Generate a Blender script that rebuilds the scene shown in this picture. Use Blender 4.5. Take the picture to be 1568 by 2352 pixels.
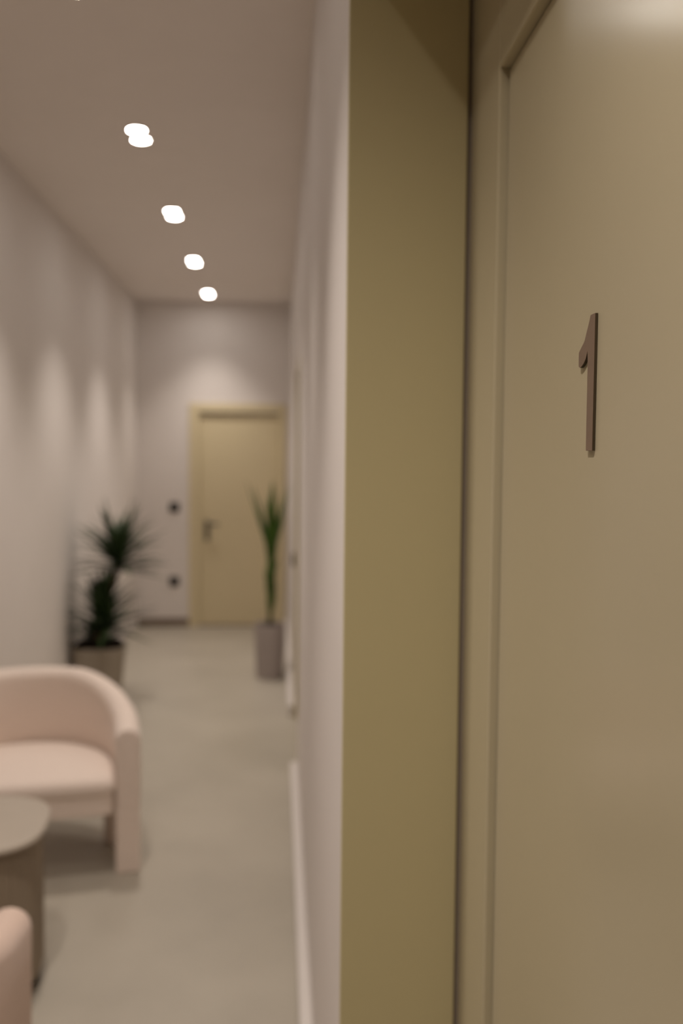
import bpy, bmesh, math, random
from mathutils import Vector, Matrix
PI = math.pi
for o in list(bpy.data.objects): bpy.data.objects.remove(o)
SC = bpy.context.scene
COL = SC.collection

# ---------------------------------------------------------------- camera
cam_d = bpy.data.cameras.new('camera')
cam = bpy.data.objects.new('camera', cam_d); COL.objects.link(cam)
cam_d.sensor_fit = 'HORIZONTAL'; cam_d.sensor_width = 24.0
cam_d.lens = 2287.0 / 1568.0 * 24.0
cam_d.clip_start = 0.02
R = Matrix(((0.9980120557965441, -0.005988144192682036, -0.06273817509207219),
            (-0.06230832125533777, 0.055772483361421224, -0.9964974175591432),
            (0.009466234050427957, 0.9984255466627583, 0.05528849956432962)))
cam.matrix_world = Matrix.Translation((0, 0, 1.59)) @ R.to_4x4()
cam_d.dof.use_dof = True
cam_d.dof.focus_distance = 0.95
cam_d.dof.aperture_fstop = 2.9
SC.camera = cam

# ---------------------------------------------------------------- world + exposure
W = bpy.data.worlds.new('world'); SC.world = W; W.use_nodes = True
W.node_tree.nodes['Background'].inputs[0].default_value = (1.0, 0.95, 0.88, 1)
W.node_tree.nodes['Background'].inputs[1].default_value = 0.05
SC.view_settings.view_transform = 'Standard'
SC.view_settings.look = 'None'
SC.view_settings.gamma = 1.0
SC.view_settings.use_curve_mapping = False
SC.view_settings.exposure = 0.25
LAMP_COL = (1.0, 0.905, 0.83)
LAMP_W = 33.5           # watts of each lamp head of a downlight

CEIL = 3.0
XL, XR = -1.31, 0.10    # side walls of the corridor
YF = 9.3                # far wall

# ---------------------------------------------------------------- materials
def srgb(h):
    c = [int(h[i:i+2], 16) / 255 for i in (0, 2, 4)]
    return tuple(((v + .055) / 1.055) ** 2.4 if v > .04045 else v / 12.92 for v in c) + (1,)

def mat(name, col, rough=.6, spec=.5, metal=0, var=.03, scale=6, bump=0, bscale=60, sheen=0, coat=0):
    m = bpy.data.materials.new(name); m.use_nodes = True
    nt = m.node_tree; b = nt.nodes['Principled BSDF']
    if isinstance(col, str): col = srgb(col)
    col = tuple(col[:3])
    tc = nt.nodes.new('ShaderNodeTexCoord'); n = nt.nodes.new('ShaderNodeTexNoise')
    n.inputs['Scale'].default_value = scale; n.inputs['Detail'].default_value = 4
    nt.links.new(tc.outputs['Object'], n.inputs['Vector'])
    r = nt.nodes.new('ShaderNodeValToRGB')
    r.color_ramp.elements[0].position = .3; r.color_ramp.elements[1].position = .7
    r.color_ramp.elements[0].color = tuple(c * (1 - var) for c in col) + (1,)
    r.color_ramp.elements[1].color = tuple(min(1, c * (1 + var)) for c in col) + (1,)
    nt.links.new(n.outputs['Fac'], r.inputs[0]); nt.links.new(r.outputs[0], b.inputs['Base Color'])
    b.inputs['Roughness'].default_value = rough
    b.inputs['Specular IOR Level'].default_value = spec
    b.inputs['Metallic'].default_value = metal
    if coat: b.inputs['Coat Weight'].default_value = coat
    if sheen:
        b.inputs['Sheen Weight'].default_value = sheen; b.inputs['Sheen Roughness'].default_value = .5
    if bump:
        n2 = nt.nodes.new('ShaderNodeTexNoise'); n2.inputs['Scale'].default_value = bscale
        nt.links.new(tc.outputs['Object'], n2.inputs['Vector'])
        bp = nt.nodes.new('ShaderNodeBump'); bp.inputs['Strength'].default_value = bump
        bp.inputs['Distance'].default_value = .004
        nt.links.new(n2.outputs['Fac'], bp.inputs['Height']); nt.links.new(bp.outputs[0], b.inputs['Normal'])
    return m

M = {}
M['wall'] = mat('wall_paint', (.80, .745, .705), .75, .25, var=.01, bump=.1)
M['ceil'] = mat('ceiling_paint', (.90, .835, .785), .85, .2, var=.01)
M['base'] = mat('pale_skirting', (.69, .64, .60), .45, .4, var=.01)
M['brown'] = mat('taupe_skirting', (.23, .175, .135), .5, .3, var=.04)
M['olive'] = mat('olive_lacquer', (.57, .495, .285), .42, .3, var=.012, scale=3)
M['leaf'] = mat('olive_door_lacquer', (.505, .44, .298), 0.21, .19, var=.012, scale=3)
M['fdoor'] = mat('pale_olive_lacquer', (.72, .62, .405), .45, .3, var=.02, scale=2)
M['seal'] = mat('dark_gap', (.27, .22, .175), .6, .3)
M['black'] = mat('black_plastic', (.02, .019, .018), .4, .4)
M['bronze'] = mat('brown_metal', (.27, .19, .14), .42, .4, metal=.3, var=.03, scale=40)
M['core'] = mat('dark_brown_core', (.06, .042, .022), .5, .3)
M['hmetal'] = mat('dark_handle_metal', (.09, .075, .06), .4, .5, metal=.6)
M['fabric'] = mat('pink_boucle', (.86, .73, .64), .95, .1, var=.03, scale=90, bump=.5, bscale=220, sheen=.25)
M['fabric_shaded'] = mat('pink_boucle_shaded', (.66, .505, .42), .95, .1, var=.03, scale=90, bump=.5, bscale=220, sheen=.2)  # same pink boucle, with the shade of its unlit back put into the colour
M['table'] = mat('taupe_table_lacquer', (.46, .40, .33), .5, .35, var=.03)
M['tbase'] = mat('brown_table_base', (.27, .215, .155), .55, .3, var=.05)
M['potA'] = mat('taupe_planter', (.36, .31, .25), .6, .3, var=.04)
M['potB'] = mat('mauve_grey_planter', (.40, .345, .32), .55, .3, var=.04)
M['soil'] = mat('dark_soil', (.018, .013, .009), .95, .1, var=.4, scale=60)
M['green'] = mat('dark_green_leaf', (.028, .055, .014), .45, .4, var=.35, scale=14)
M['green2'] = mat('bright_green_leaf', (.06, .125, .012), .45, .4, var=.35, scale=10)
M['bark'] = mat('brown_bark', (.16, .105, .07), .85, .2, var=.3, scale=40, bump=.5)
M['bark2'] = mat('green_cane', (.10, .12, .035), .7, .2, var=.3, scale=30)
M['trim'] = mat('white_lamp_trim', (.75, .72, .68), .5, .3)

def floor_mat():
    m = bpy.data.materials.new('beige_vinyl_floor'); m.use_nodes = True
    nt = m.node_tree; b = nt.nodes['Principled BSDF']
    tc = nt.nodes.new('ShaderNodeTexCoord')
    n = nt.nodes.new('ShaderNodeTexNoise'); n.inputs['Scale'].default_value = 1.6; n.inputs['Detail'].default_value = 8
    n.inputs['Roughness'].default_value = .6
    nt.links.new(tc.outputs['Object'], n.inputs['Vector'])
    r = nt.nodes.new('ShaderNodeValToRGB')
    r.color_ramp.elements[0].position = .32; r.color_ramp.elements[1].position = .68
    r.color_ramp.elements[0].color = (.405, .365, .30, 1); r.color_ramp.elements[1].color = (.47, .425, .35, 1)
    nt.links.new(n.outputs['Fac'], r.inputs[0]); nt.links.new(r.outputs[0], b.inputs['Base Color'])
    mr = nt.nodes.new('ShaderNodeMapRange'); mr.inputs[3].default_value = .32; mr.inputs[4].default_value = .5
    nt.links.new(n.outputs['Fac'], mr.inputs[0]); nt.links.new(mr.outputs[0], b.inputs['Roughness'])
    b.inputs['Specular IOR Level'].default_value = .4
    return m
M['floor'] = floor_mat()

def emit(name, col, s):
    m = bpy.data.materials.new(name); m.use_nodes = True
    b = m.node_tree.nodes['Principled BSDF']
    b.inputs['Base Color'].default_value = (.8, .8, .8, 1)
    b.inputs['Emission Color'].default_value = tuple(col) + (1,)
    b.inputs['Emission Strength'].default_value = s
    return m
M['lens'] = emit('lit_lamp_lens', (1.0, .94, .88), 55.0)

# ---------------------------------------------------------------- helpers
def link(name, bm, m, parent=None, smooth=False, bevel=0, segs=2):
    bmesh.ops.recalc_face_normals(bm, faces=bm.faces[:])
    me = bpy.data.meshes.new(name); bm.to_mesh(me); bm.free()
    me.materials.append(M[m] if isinstance(m, str) else m)
    if smooth:
        for p in me.polygons: p.use_smooth = True
    o = bpy.data.objects.new(name, me); COL.objects.link(o)
    if parent: o.parent = parent
    if bevel:
        b = o.modifiers.new('bevel', 'BEVEL'); b.width = bevel; b.segments = segs; b.limit_method = 'ANGLE'
    return o

def add_box(bm, a, b):
    r = bmesh.ops.create_cube(bm, size=1)
    for v in r['verts']:
        v.co = Vector([(a[i] + b[i]) / 2 + v.co[i] * (b[i] - a[i]) for i in range(3)])

def box(name, a, b, m, parent=None, bevel=0, kind=None):
    bm = bmesh.new(); add_box(bm, a, b)
    o = link(name, bm, m, parent, bevel=bevel)
    if kind: o['kind'] = kind
    return o

def boxes(name, L, m, parent=None, bevel=0, kind=None):
    bm = bmesh.new()
    for a, b in L: add_box(bm, a, b)
    o = link(name, bm, m, parent, bevel=bevel)
    if kind: o['kind'] = kind
    return o

def thing(name, label, cat, loc=(0, 0, 0), rz=0, group=None):
    o = bpy.data.objects.new(name, None); COL.objects.link(o)
    o.empty_display_size = .1
    o.location = loc; o.rotation_euler = (0, 0, rz)
    tag(o, label, cat, group); return o

def tag(o, label, cat, group=None):
    o['label'] = label; o['category'] = cat
    if group: o['group'] = group

def lathe(bm, prof, n=48, c=(0, 0), sq=2.0, sx=1, sy=1):
    """rings of (radius, z); sq > 2 gives a rounded-square plan"""
    rings = []
    for r, z in prof:
        ring = []
        for k in range(n):
            t = 2 * PI * k / n; ct, st = math.cos(t), math.sin(t)
            x = math.copysign(abs(ct) ** (2 / sq), ct); y = math.copysign(abs(st) ** (2 / sq), st)
            ring.append(bm.verts.new((c[0] + x * r * sx, c[1] + y * r * sy, z)))
        rings.append(ring)
    for i in range(len(rings) - 1):
        for k in range(n):
            bm.faces.new((rings[i][k], rings[i][(k + 1) % n], rings[i + 1][(k + 1) % n], rings[i + 1][k]))
    bm.faces.new(rings[0][::-1]); bm.faces.new(rings[-1])

def tube(bm, pts, rad, n=10):
    rings = []
    for i, p in enumerate(pts):
        p = Vector(p); a = Vector(pts[max(i - 1, 0)]); b = Vector(pts[min(i + 1, len(pts) - 1)])
        d = (b - a).normalized(); u = d.orthogonal().normalized() if i == 0 else (u - d * u.dot(d)).normalized()
        v = d.cross(u); r = rad[i] if isinstance(rad, (list, tuple)) else rad
        rings.append([bm.verts.new(p + (u * math.cos(2 * PI * k / n) + v * math.sin(2 * PI * k / n)) * r) for k in range(n)])
    for i in range(len(rings) - 1):
        for k in range(n):
            bm.faces.new((rings[i][k], rings[i][(k + 1) % n], rings[i + 1][(k + 1) % n], rings[i + 1][k]))
    bm.faces.new(rings[0][::-1]); bm.faces.new(rings[-1])

# ---------------------------------------------------------------- the room
YB = -2.6     # wall behind the camera
XA = -2.3     # far side of the waiting niche, left of the picture
box('floor', (XA - .1, YB - .1, -.1), (.6, YF + .2, 0), 'floor', kind='structure')
box('ceiling', (XA - .1, YB - .1, CEIL), (.6, YF + .2, CEIL + .1), 'ceil', kind='structure')
box('wall_left', (XL - .12, 4.78, 0), (XL, YF, CEIL), 'wall', kind='structure')
box('wall_niche_end', (XA, 4.66, 0), (XL, 4.78, CEIL), 'wall', kind='structure')
box('wall_niche_side', (XA - .1, YB, 0), (XA, 4.78, CEIL), 'wall', kind='structure')
box('wall_back', (XA - .1, YB - .1, 0), (.6, YB, CEIL), 'wall', kind='structure')

# far wall with the door opening
DX0, DX1, DT = -.795, .055, 2.05
boxes('wall_far', [((XL - .12, YF, 0), (DX0, YF + .12, CEIL)), ((DX1, YF, 0), (XR + .2, YF + .12, CEIL)),
                   ((DX0, YF, DT), (DX1, YF + .12, CEIL))], 'wall', kind='structure')
# right wall: recess of door 1 (y .20 - 1.50), doorway further on (y 4.93 - 6.0)
RX = .50
LINT = 2.345    # underside of the wall above the recess
boxes('wall_right', [((XR, YB, 0), (RX, .20, CEIL)),
                     ((XR, .20, LINT), (RX, 1.50, CEIL)),
                     ((XR, 1.50, 0), (RX, 4.93, CEIL)),
                     ((XR, 4.93, 2.10), (RX, 6.0, CEIL)),
                     ((XR, 6.0, 0), (RX, YF, CEIL))], 'wall', kind='structure')

# skirtings
box('baseboard_far', (XL, YF - .016, 0), (DX0 - .005, YF, .075), 'brown', kind='structure', bevel=.003)
box('baseboard_left', (XL, 4.78, 0), (XL + .010, YF - .016, .075), 'wall', kind='structure', bevel=.003)
BD = .036
boxes('baseboard_right', [((XR - BD, 1.56, 0), (XR, 4.90, .07)), ((XR - BD, 6.03, 0), (XR, YF - .002, .07))],
      'base', kind='structure', bevel=.006)

# ---------------------------------------------------------------- door 1, foreground: olive leaf in a clad recess
DFX = .282      # face of the wide frame, the leaf lies a little deeper
LFX = .2945
LY0, LY1, LH = .40, 1.305, 2.095
d1 = box('door_1', (LFX, LY0 + .003, .006), (LFX + .042, LY1 - .003, LH - .003), 'leaf', bevel=.0015, kind='structure')
tb = bmesh.new()                                                  # mitred frame around the leaf
def frame_piece(y0, y1, z0, z1): add_box(tb, (DFX, y0, z0), (LFX + .06, y1, z1))
frame_piece(LY1, 1.494, 0, LINT - .013)
frame_piece(.213, LY0, 0, LINT - .013)
frame_piece(LY0, LY1, LH, LINT - .013)
fr = link('door_frame', tb, 'leaf', d1, bevel=.003, segs=3)
# rebate between the leaf and its frame, running round the opening
gb = bmesh.new()
add_box(gb, (LFX + .012, LY1 - .003, .0), (LFX + .02, LY1, LH)); add_box(gb, (LFX + .012, LY0, .0), (LFX + .02, LY0 + .003, LH))
add_box(gb, (LFX + .012, LY0, LH - .003), (LFX + .02, LY1, LH))
link('rebate_seal', gb, 'seal', d1)
hb = bmesh.new()
add_box(hb, (LFX - .006, .445, .88), (LFX, .485, 1.06))
tube(hb, [(LFX, .465, .98), (LFX - .045, .465, .98), (LFX - .052, .48, .98), (LFX - .052, .58, .98)], .009)
link('door_handle', hb, 'hmetal', d1, bevel=.002)['label'] = 'dark metal lever handle'

# cladding of the recess: panels facing along the corridor, and the head
GX = .2755      # the cladding stops here, a narrow dark gap follows
t1 = box('trim_1', (XR - .0015, 1.488, 0), (GX, 1.500, LINT - .012), 'olive', bevel=.002, kind='structure')
t2 = box('trim_2', (XR - .0015, .20, 0), (GX, .212, LINT - .012), 'olive', bevel=.002, kind='structure')
t3 = box('trim_3', (XR - .0015, .20, LINT - .012), (LFX + .05, 1.500, LINT), 'olive', bevel=.002, kind='structure')
t4 = box('trim_4', (GX + .0005, 1.4945, 0), (DFX + .03, 1.4995, LINT - .013), 'seal', kind='structure')

# ---------------------------------------------------------------- the figure 1 screwed on the door
def digit_one():
    # outline in the plane of the door: u runs from the flag tip towards the camera, v up, metres
    return [(.0290, 0), (.0472, 0), (.0472, .1275), (.0345, .1275), (.0312, .1225), (.0252, .1150), (.0172, .1050),
            (.0062, .0990), (.0, .0960), (.0, .0832), (.0010, .0816), (.0050, .0806), (.0102, .0818), (.0160, .0840),
            (.0222, .0878), (.0272, .0945), (.0286, .0830)]
P = digit_one()
Y0, Z0 = .963, 1.598         # y of the flag tip, z of the foot
def digit_slab(x0, x1):
    bm = bmesh.new()
    f = [bm.verts.new((x0, Y0 - u, Z0 + v)) for u, v in P]
    g = [bm.verts.new((x1, Y0 - u, Z0 + v)) for u, v in P]
    bm.faces.new(f); bm.faces.new(g[::-1])
    for k in range(len(P)):
        q = (k + 1) % len(P); bm.faces.new((f[k], f[q], g[q], g[k]))
    return bm
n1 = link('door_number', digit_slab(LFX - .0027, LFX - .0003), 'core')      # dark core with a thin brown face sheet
link('face_sheet', digit_slab(LFX - .0033, LFX - .0027), 'bronze', n1, bevel=.0002, segs=2)
tag(n1, 'brown metal figure 1 fixed to the olive door in the foreground', 'door number')

# ---------------------------------------------------------------- far door
d2 = boxes('door_2', [((DX0 + .0565, YF + .018, .004), (DX1 - .0565, YF + .058, DT - .075))], 'fdoor', kind='structure', bevel=.003)
boxes('door_frame', [((DX0 - .035, YF - .018, 0), (DX0 + .055, YF + .10, DT + .02)),
                     ((DX1 - .055, YF - .018, 0), (XR - BD - .002, YF + .10, DT + .02)),
                     ((DX0 + .055, YF - .018, DT - .06), (DX1 - .055, YF + .10, DT + .02))], 'fdoor', d2, bevel=.004)
boxes('threshold', [((DX0 + .055, YF - .01, 0), (DX1 - .055, YF + .12, .012))], 'brown', d2)
hb = bmesh.new()
add_box(hb, (-.685, YF + .010, .80), (-.645, YF + .018, .985))
tube(hb, [(-.665, YF + .018, .955), (-.665, YF - .03, .955), (-.655, YF - .036, .955), (-.56, YF - .036, .955)], .012)
tube(hb, [(-.665, YF + .018, .845), (-.665, YF - .002, .845)], .014)
link('door_handle', hb, 'hmetal', d2, bevel=.002)['label'] = 'dark lever handle on a tall back plate'

# ---------------------------------------------------------------- doorway in the right wall beyond
boxes('trim_5', [((XR, 4.93, 0), (RX - .2, 4.955, 2.10)), ((XR, 5.975, 0), (RX - .2, 6.0, 2.10)),
                 ((XR, 4.955, 2.075), (RX - .2, 5.975, 2.10))], 'olive', kind='structure', bevel=.002)
d3 = box('door_3', (RX - .22, 4.957, .005), (RX - .18, 5.973, 2.073), 'leaf', kind='structure')

# ---------------------------------------------------------------- sockets and switches
def plate(name, label, loc, rz):
    t = thing(name, label, 'switch' if 'switch' in name else 'socket', loc, rz)
    bm = bmesh.new(); lathe(bm, [(.046, 0), (.046, .008), (.043, .011)], 40, sq=5)
    o = link('plate', bm, 'black', t, smooth=False); o.rotation_euler = (PI / 2, 0, 0)
    bm = bmesh.new()
    if 'switch' in name: add_box(bm, (-.026, -.026, .010), (.026, .026, .016))
    else:
        lathe(bm, [(.024, .0105), (.024, .013), (.020, .013), (.020, .0115)], 32)
    o = link('rocker' if 'switch' in name else 'socket_ring', bm, 'black', t); o.rotation_euler = (PI / 2, 0, 0)
    return t
plate('light_switch', 'black light switch on the far wall, upper of two left of the door', (-.968, YF, 1.109), 0)
plate('wall_socket', 'black wall socket low on the far wall, below the switch', (-.968, YF, .419), 0)
s = plate('light_switch', 'dark switch plate on the right corridor wall, above the planter', (XR, 6.35, .93), -PI / 2)

# ---------------------------------------------------------------- recessed twin downlights
DLX = -.625
def lamp_data(w, spread=92, blend=1.0):
    L = bpy.data.lights.new('lamp_light', 'SPOT')
    L.energy = w; L.color = LAMP_COL; L.spot_size = math.radians(spread); L.spot_blend = blend; L.shadow_soft_size = .018
    return L
LD = lamp_data(LAMP_W)
def make_downlight(y, label):
    t = thing('downlight', label, 'ceiling light', (DLX, y, CEIL), 0, 'twin downlights in a row along the corridor ceiling')
    bm = bmesh.new()
    for c in (-.066, .066):
        n = 32
        prof = [(.036, -.0005), (.036, -.006), (.047, -.006), (.050, -.0005)]
        rings = [[bm.verts.new((math.cos(2 * PI * k / n) * r, c + math.sin(2 * PI * k / n) * r, z)) for k in range(n)] for r, z in prof]
        for i in range(3):
            for k in range(n): bm.faces.new((rings[i][k], rings[i][(k + 1) % n], rings[i + 1][(k + 1) % n], rings[i + 1][k]))
    link('trim_ring', bm, 'trim', t)
    for c in (-.066, .066):
        bm = bmesh.new(); lathe(bm, [(.0355, -.001), (.0355, -.003), (.034, -.0045)], 32, (0, c))
        link('lamp_lens', bm, 'lens', t)
        l = bpy.data.objects.new('lamp_light', LD); COL.objects.link(l); l.parent = t; l.location = (0, c, -.04)
    return t
LB = ['nearest of the white twin downlights in the ceiling row, just above the picture',
      'large double-disc downlight, nearest of those seen in the corridor ceiling',
      'second downlight from the camera in the corridor ceiling row',
      'third downlight from the camera, between the second and the farthest',
      'farthest and smallest downlight, close to the far wall']
first = make_downlight(3.083, LB[0])
DIM = lamp_data(LAMP_W * .6); FARL = lamp_data(LAMP_W * .62)
def copy_tree(o, parent=None):
    c = o.copy(); COL.objects.link(c)
    if parent: c.parent = parent
    for ch in list(o.children): copy_tree(ch, c)
    return c
for i in range(1, 5):
    c = copy_tree(first); c.location = (DLX, 3.083 + 1.434 * i, CEIL); c['label'] = LB[i]
    if i == 4:
        for ch in c.children:
            if ch.type == 'LIGHT': ch.data = FARL
# the two of the row that hang over and behind the photographer
c = copy_tree(first); c.location = (DLX, 1.649, CEIL); c['label'] = 'white twin downlight in the ceiling between the photographer and the row'
BRT = lamp_data(LAMP_W * 1.25)
for ch in c.children:
    if ch.type == 'LIGHT': ch.data = BRT
for ch in list(first.children):      # this one is dimmer
    if ch.type == 'LIGHT': ch.data = DIM
for y, la in ((.216, 'white twin downlight in the ceiling above the photographer'),):
    c = copy_tree(first); c.location = (-.39, y, CEIL); c['label'] = la
    flood = lamp_data(LAMP_W * 1.28, 128, 1.0)
    for ch in c.children:
        if ch.type == 'LIGHT': ch.data = flood

# ---------------------------------------------------------------- barrel armchairs
HW, FR, DP, AY = .385, -.34, .46, -.20     # half width, front, back depth of the shell centreline
def u_pt(s):
    """s in 0..1 along the U from the front right arm round the back to the front left arm -> point, normal (outwards)"""
    La = AY - FR; Lb = PI * .5 * (HW + DP) * 1.01; L = 2 * La + Lb
    d = s * L
    if d < La: return Vector((HW, FR + d, 0)), Vector((1, 0, 0))
    if d > La + Lb: return Vector((-HW, FR + (L - d), 0)), Vector((-1, 0, 0))
    t = (d - La) / Lb * PI
    e = 2 / 2.1
    ct, st = math.cos(t), math.sin(t)
    p = Vector((HW * math.copysign(abs(ct) ** e, ct), AY + DP * abs(st) ** e, 0))
    n = Vector((math.copysign(abs(ct) ** (2 - e), ct) / HW, abs(st) ** (2 - e) / DP, 0)).normalized()
    return p, n
def top_h(s):
    q = min(s, 1 - s) * 2            # 0 at arm fronts, 1 mid back
    k = min(1, max(0, (q - .04) / .74)); k = k * k * (3 - 2 * k)
    return .555 + .128 * k
def shell(bm, s0, s1, z0, zf, n, T=.046, rnd=True):
    rings = []
    for i in range(n + 1):
        s = s0 + (s1 - s0) * i / n
        p, nn = u_pt(s); h = zf(s) if callable(zf) else zf
        sec = []
        if rnd:
            sec = [(-T * .9, z0), (-T, z0 + .015)]
            for k in range(9):
                a = PI - PI * k / 8
                sec.append((math.cos(a) * T * (1.05), h - T + math.sin(a) * T))
            sec += [(T, z0 + .015), (T * .9, z0)]
        else: sec = [(-T * .985, z0), (-T * .985, h), (T * .985, h), (T * .985, z0)]
        rings.append([bm.verts.new(p + nn * a + Vector((0, 0, z))) for a, z in sec])
    m = len(rings[0])
    for i in range(n):
        for k in range(m): bm.faces.new((rings[i][k], rings[i][(k + 1) % m], rings[i + 1][(k + 1) % m], rings[i + 1][k]))
    bm.faces.new(rings[0][::-1]); bm.faces.new(rings[-1])
def squircle_pad(bm, z0, z1, inset, r=.025, dome=.012, n=64):
    def ring(ins, z, sc=1.0):
        out = []
        for k in range(n):
            t = 2 * PI * k / n; ct, st = math.cos(t), math.sin(t)
            hw = HW - .047 - ins
            e = 2 / 2.4 if st > 0 else 2 / 9.0
            dy = (DP - .049 - ins) if st > 0 else (AY - FR + .035 - ins)
            out.append(bm.verts.new((sc * hw * math.copysign(abs(ct) ** e, ct), AY + .06 * (1 - sc) + sc * dy * math.copysign(abs(st) ** e, st), z)))
        return out
    prof = [(inset + r, z0), (inset + r * .3, z0 + r * .3), (inset, z0 + r), (inset, z1 - r), (inset + r * .3, z1 - r * .3), (inset + r, z1),
            (inset + r, z1 + dome * .5, .82), (inset + r, z1 + dome * .9, .55), (inset + r, z1 + dome * 1.1, .25)]
    rr = [ring(*p) for p in prof]
    for i in range(len(rr) - 1):
        for k in range(n): bm.faces.new((rr[i][k], rr[i][(k + 1) % n], rr[i + 1][(k + 1) % n], rr[i + 1][k]))
    bm.faces.new(rr[0][::-1]); bm.faces.new(rr[-1])
def make_chair(label, m):
    t = thing('barrel_armchair', label, 'armchair', group='pink barrel armchairs')
    bm = bmesh.new(); shell(bm, 0, 1, .235, top_h, 90)
    link('backrest', bm, m, t, smooth=True, bevel=.012, segs=3)
    for a, b in ((0, .105), (.17, .225), (.775, .83), (.895, 1)):
        bm = bmesh.new(); shell(bm, a, b, 0, .246, 14, rnd=False)
        link('leg', bm, m, t, bevel=.006, segs=3)
    bm = bmesh.new(); squircle_pad(bm, .235, .315, .004, .008, 0)
    link('seat_base', bm, m, t, smooth=False)
    bm = bmesh.new(); squircle_pad(bm, .300, .378, -.004, .03, .012)
    link('seat_cushion', bm, m, t, smooth=True)
    return t
ch1 = make_chair('pale pink barrel armchair facing the camera against the left side', 'fabric')
ch1.location = (-1.002, 4.02, 0); ch1.rotation_euler.z = math.radians(10)
ch2 = make_chair('pink barrel armchair cut off at the lower left corner, its back to the camera', 'fabric_shaded')
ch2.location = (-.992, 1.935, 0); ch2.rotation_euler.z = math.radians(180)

# ---------------------------------------------------------------- side table
tb_ = thing('side_table', 'low taupe table with rounded corners between the two pink armchairs', 'table', (-.965, 2.95, 0), math.radians(4))
bm = bmesh.new(); lathe(bm, [(.27, .476), (.28, .480), (.284, .488), (.28, .497), (.27, .5)], 72, sq=3.0, sx=1.0, sy=.86)
link('tabletop', bm, 'table', tb_, smooth=False)
bm = bmesh.new(); n = 240; rr = []
for z in (.05, .476):
    ring = []
    for k in range(n):
        t = 2 * PI * k / n; ct, st = math.cos(t), math.sin(t)
        r = .262 - .006 * abs(math.sin(24 * t))
        ring.append(bm.verts.new((r * math.copysign(abs(ct) ** (2 / 2.8), ct), .85 * r * math.copysign(abs(st) ** (2 / 2.8), st), z)))
    rr.append(ring)
for k in range(n): bm.faces.new((rr[0][k], rr[0][(k + 1) % n], rr[1][(k + 1) % n], rr[1][k]))
bm.faces.new(rr[0][::-1]); bm.faces.new(rr[1])
link('fluted_base', bm, 'tbase', tb_)
for x, y in ((.238, 0), (-.238, 0), (0, .2), (0, -.2)):
    bm = bmesh.new(); lathe(bm, [(.014, 0), (.02, .05)], 20, (x, y)); link('foot', bm, 'black', tb_)

# ---------------------------------------------------------------- plants
rnd = random.Random(7)
def blade(bm, base, az, el, L, w, droop, twist=0):
    """one tapering leaf folded along its rib, starting at elevation el and bending down by droop"""
    n = 9; p = Vector(base); e = el; pts = []
    for i in range(n + 1):
        pts.append((p.copy(), e)); st = L / n
        p = p + Vector((math.cos(az) * math.cos(e), math.sin(az) * math.cos(e), math.sin(e))) * st
        e -= droop / n
    side = Vector((-math.sin(az), math.cos(az), 0)); prev = None
    for i, (q, e) in enumerate(pts):
        t = i / n; ww = w * (.55 + .9 * t if t < .35 else (1 - ((t - .35) / .65) ** 1.6) * .865) + .0005
        up = Vector((-math.cos(az) * math.sin(e), -math.sin(az) * math.sin(e), math.cos(e)))
        row = [bm.verts.new(q + side * ww / 2 + up * ww * .12), bm.verts.new(q), bm.verts.new(q - side * ww / 2 + up * ww * .12),
               bm.verts.new(q - up * .0016)]
        if prev:
            for k in range(4): bm.faces.new((prev[k], prev[(k + 1) % 4], row[(k + 1) % 4], row[k]))
        prev = row
def rosette(name, base, n, L, w, elo, ehi, m, par, dr=(.3, 1.1), extra=(), xmin=-9):
    bm = bmesh.new()
    for i in range(n):
        q = i / (n - 1); el = elo + (ehi - elo) * q ** .8
        az = i * 2.399 + rnd.uniform(-.2, .2)
        blade(bm, Vector(base) + Vector((0, 0, .10 * q - .03)), az, el, L * rnd.uniform(.8, 1.05), w * rnd.uniform(.85, 1.1), rnd.uniform(*dr))
    for az, el, l, d in extra: blade(bm, base, az, el, l, w * 1.2, d)
    for v in bm.verts:
        if v.co.x < xmin: v.co.x = xmin + (v.co.x - xmin) * .02
    return link(name, bm, m, par, smooth=True)

# dracaena, left
pA = thing('potted_dracaena', 'dracaena with two dark leaf heads in a tall taupe planter behind the armchair', 'potted plant', (-1.135, 6.36, 0))
bm = bmesh.new(); lathe(bm, [(.125, 0), (.128, .01), (.160, .365), (.160, .38), (.148, .38), (.146, .345)], 64, sq=4)
link('planter', bm, 'potA', pA, smooth=False)
bm = bmesh.new(); lathe(bm, [(.142, .34), (.144, .386), (.125, .408), (.06, .418)], 40, sq=4); link('soil', bm, 'soil', pA)
bm = bmesh.new(); tube(bm, [(.0, .0, .35), (.02, .0, .50), (.055, .01, .68), (.10, .01, .84), (.115, .01, .90)], [.020, .018, .017, .016, .018], 12)
link('trunk', bm, 'bark', pA, smooth=True)
bm = bmesh.new(); tube(bm, [(-.03, -.02, .35), (-.01, -.03, .42), (.03, -.035, .50)], [.020, .018, .018], 12)
link('trunk', bm, 'bark', pA, smooth=True)
rosette('leaf_head', (.12, .01, .885), 64, .36, .052, -.1, 1.25, 'green', pA, (.1, .8), xmin=-.16, extra=
        [(PI * .99, 1.40, .45, .05), (PI * 1.05, 1.32, .42, .05), (PI * .9, 1.25, .38, .05), (.05, 1.38, .46, .03), (-.1, 1.30, .44, .03), (.2, 1.24, .40, .05), (PI * .98, .75, .42, .25), (.1, .75, .38, .2), (PI * 1.02, .1, .30, .3), (0.2, .15, .28, .4), (PI * .9, 1.35, .44, .0), (.2, 1.3, .45, .0)])
rosette('leaf_head', (.035, -.035, .50), 74, .34, .054, .0, 1.5, 'green', pA, (.1, .9), xmin=-.16, extra=
        [(PI * .98, .5, .36, .3), (.1, .5, .36, .3)])
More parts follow.
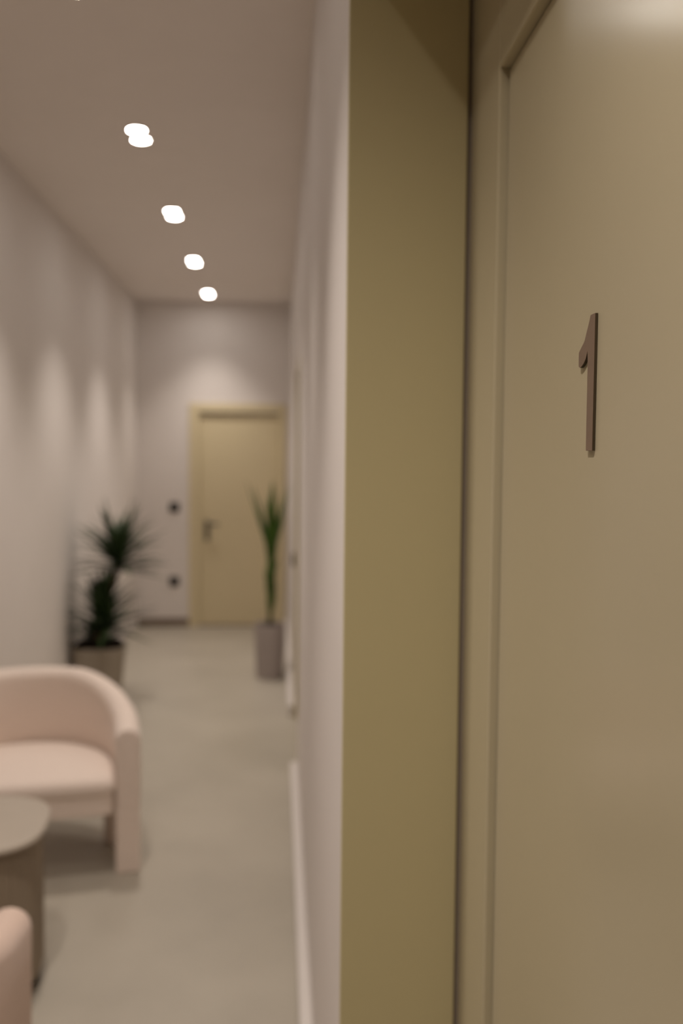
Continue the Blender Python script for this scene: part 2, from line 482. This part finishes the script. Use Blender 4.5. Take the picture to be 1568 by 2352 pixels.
rosette('leaf_head', (-.02, .03, .385), 54, .22, .045, .0, .75, 'green', pA, (.1, .7), xmin=-.16)
bm = bmesh.new(); tube(bm, [(-.02, .03, .34), (-.02, .03, .385)], .016, 10); link('trunk', bm, 'bark', pA)

# yucca-like plant, right
pB = thing('potted_yucca', 'slim upright yucca in a small mauve-grey pot beside the right wall', 'potted plant', (-.060, 7.12, 0))
bm = bmesh.new(); lathe(bm, [(.094, 0), (.097, .008), (.111, .375), (.112, .39), (.102, .39), (.098, .36)], 56)
link('pot', bm, 'potB', pB, smooth=False)
bm = bmesh.new(); lathe(bm, [(.095, .355), (.094, .366), (.04, .37)], 32); link('soil', bm, 'soil', pB)
bm = bmesh.new(); tube(bm, [(.0, .0, .36), (.004, 0, .55), (.012, 0, .72), (.008, 0, .86)], [.017, .016, .017, .020], 12)
link('trunk', bm, 'bark2', pB, smooth=True)
bm = bmesh.new()
def vblade(ang, L, w, depth, dr=0.0, base=(.008, 0, .82)):
    az = 0 if ang > 0 else PI
    az += depth
    blade(bm, base, az, PI / 2 - abs(ang), L, w * 1.9, dr)
for ang, L, w, dp in ((-.30, .62, .050, .2), (-.27, .58, .046, -.5), (-.1, .50, .04, .6), (.03, .60, .048, 1.2), (.08, .56, .044, -1.2),
                      (.235, .60, .050, .2), (.2, .56, .044, -.5), (.1, .46, .044, 1.5), (-.14, .44, .044, -1.4), (.0, .54, .044, .3),
                      (-.30, .40, .04, .5), (.28, .38, .04, -.4), (.2, .35, .045, 1.2), (-.2, .35, .045, 1.8), (.05, .35, .05, -1.4)):
    vblade(ang, L, w, dp)
link('leaf_head', bm, 'green2', pB, smooth=True)
bm = bmesh.new()
for ang, L, z, dp in ((-.2, .26, .52, .3), (.18, .28, .58, -.3), (-.15, .24, .64, 1.), (.15, .24, .48, .9), (-.1, .26, .56, -1.1), (.22, .2, .66, .4)):
    vblade(ang, L, .05, dp, 0, (.006, 0, z))
link('lower_leaves', bm, 'green2', pB, smooth=True)
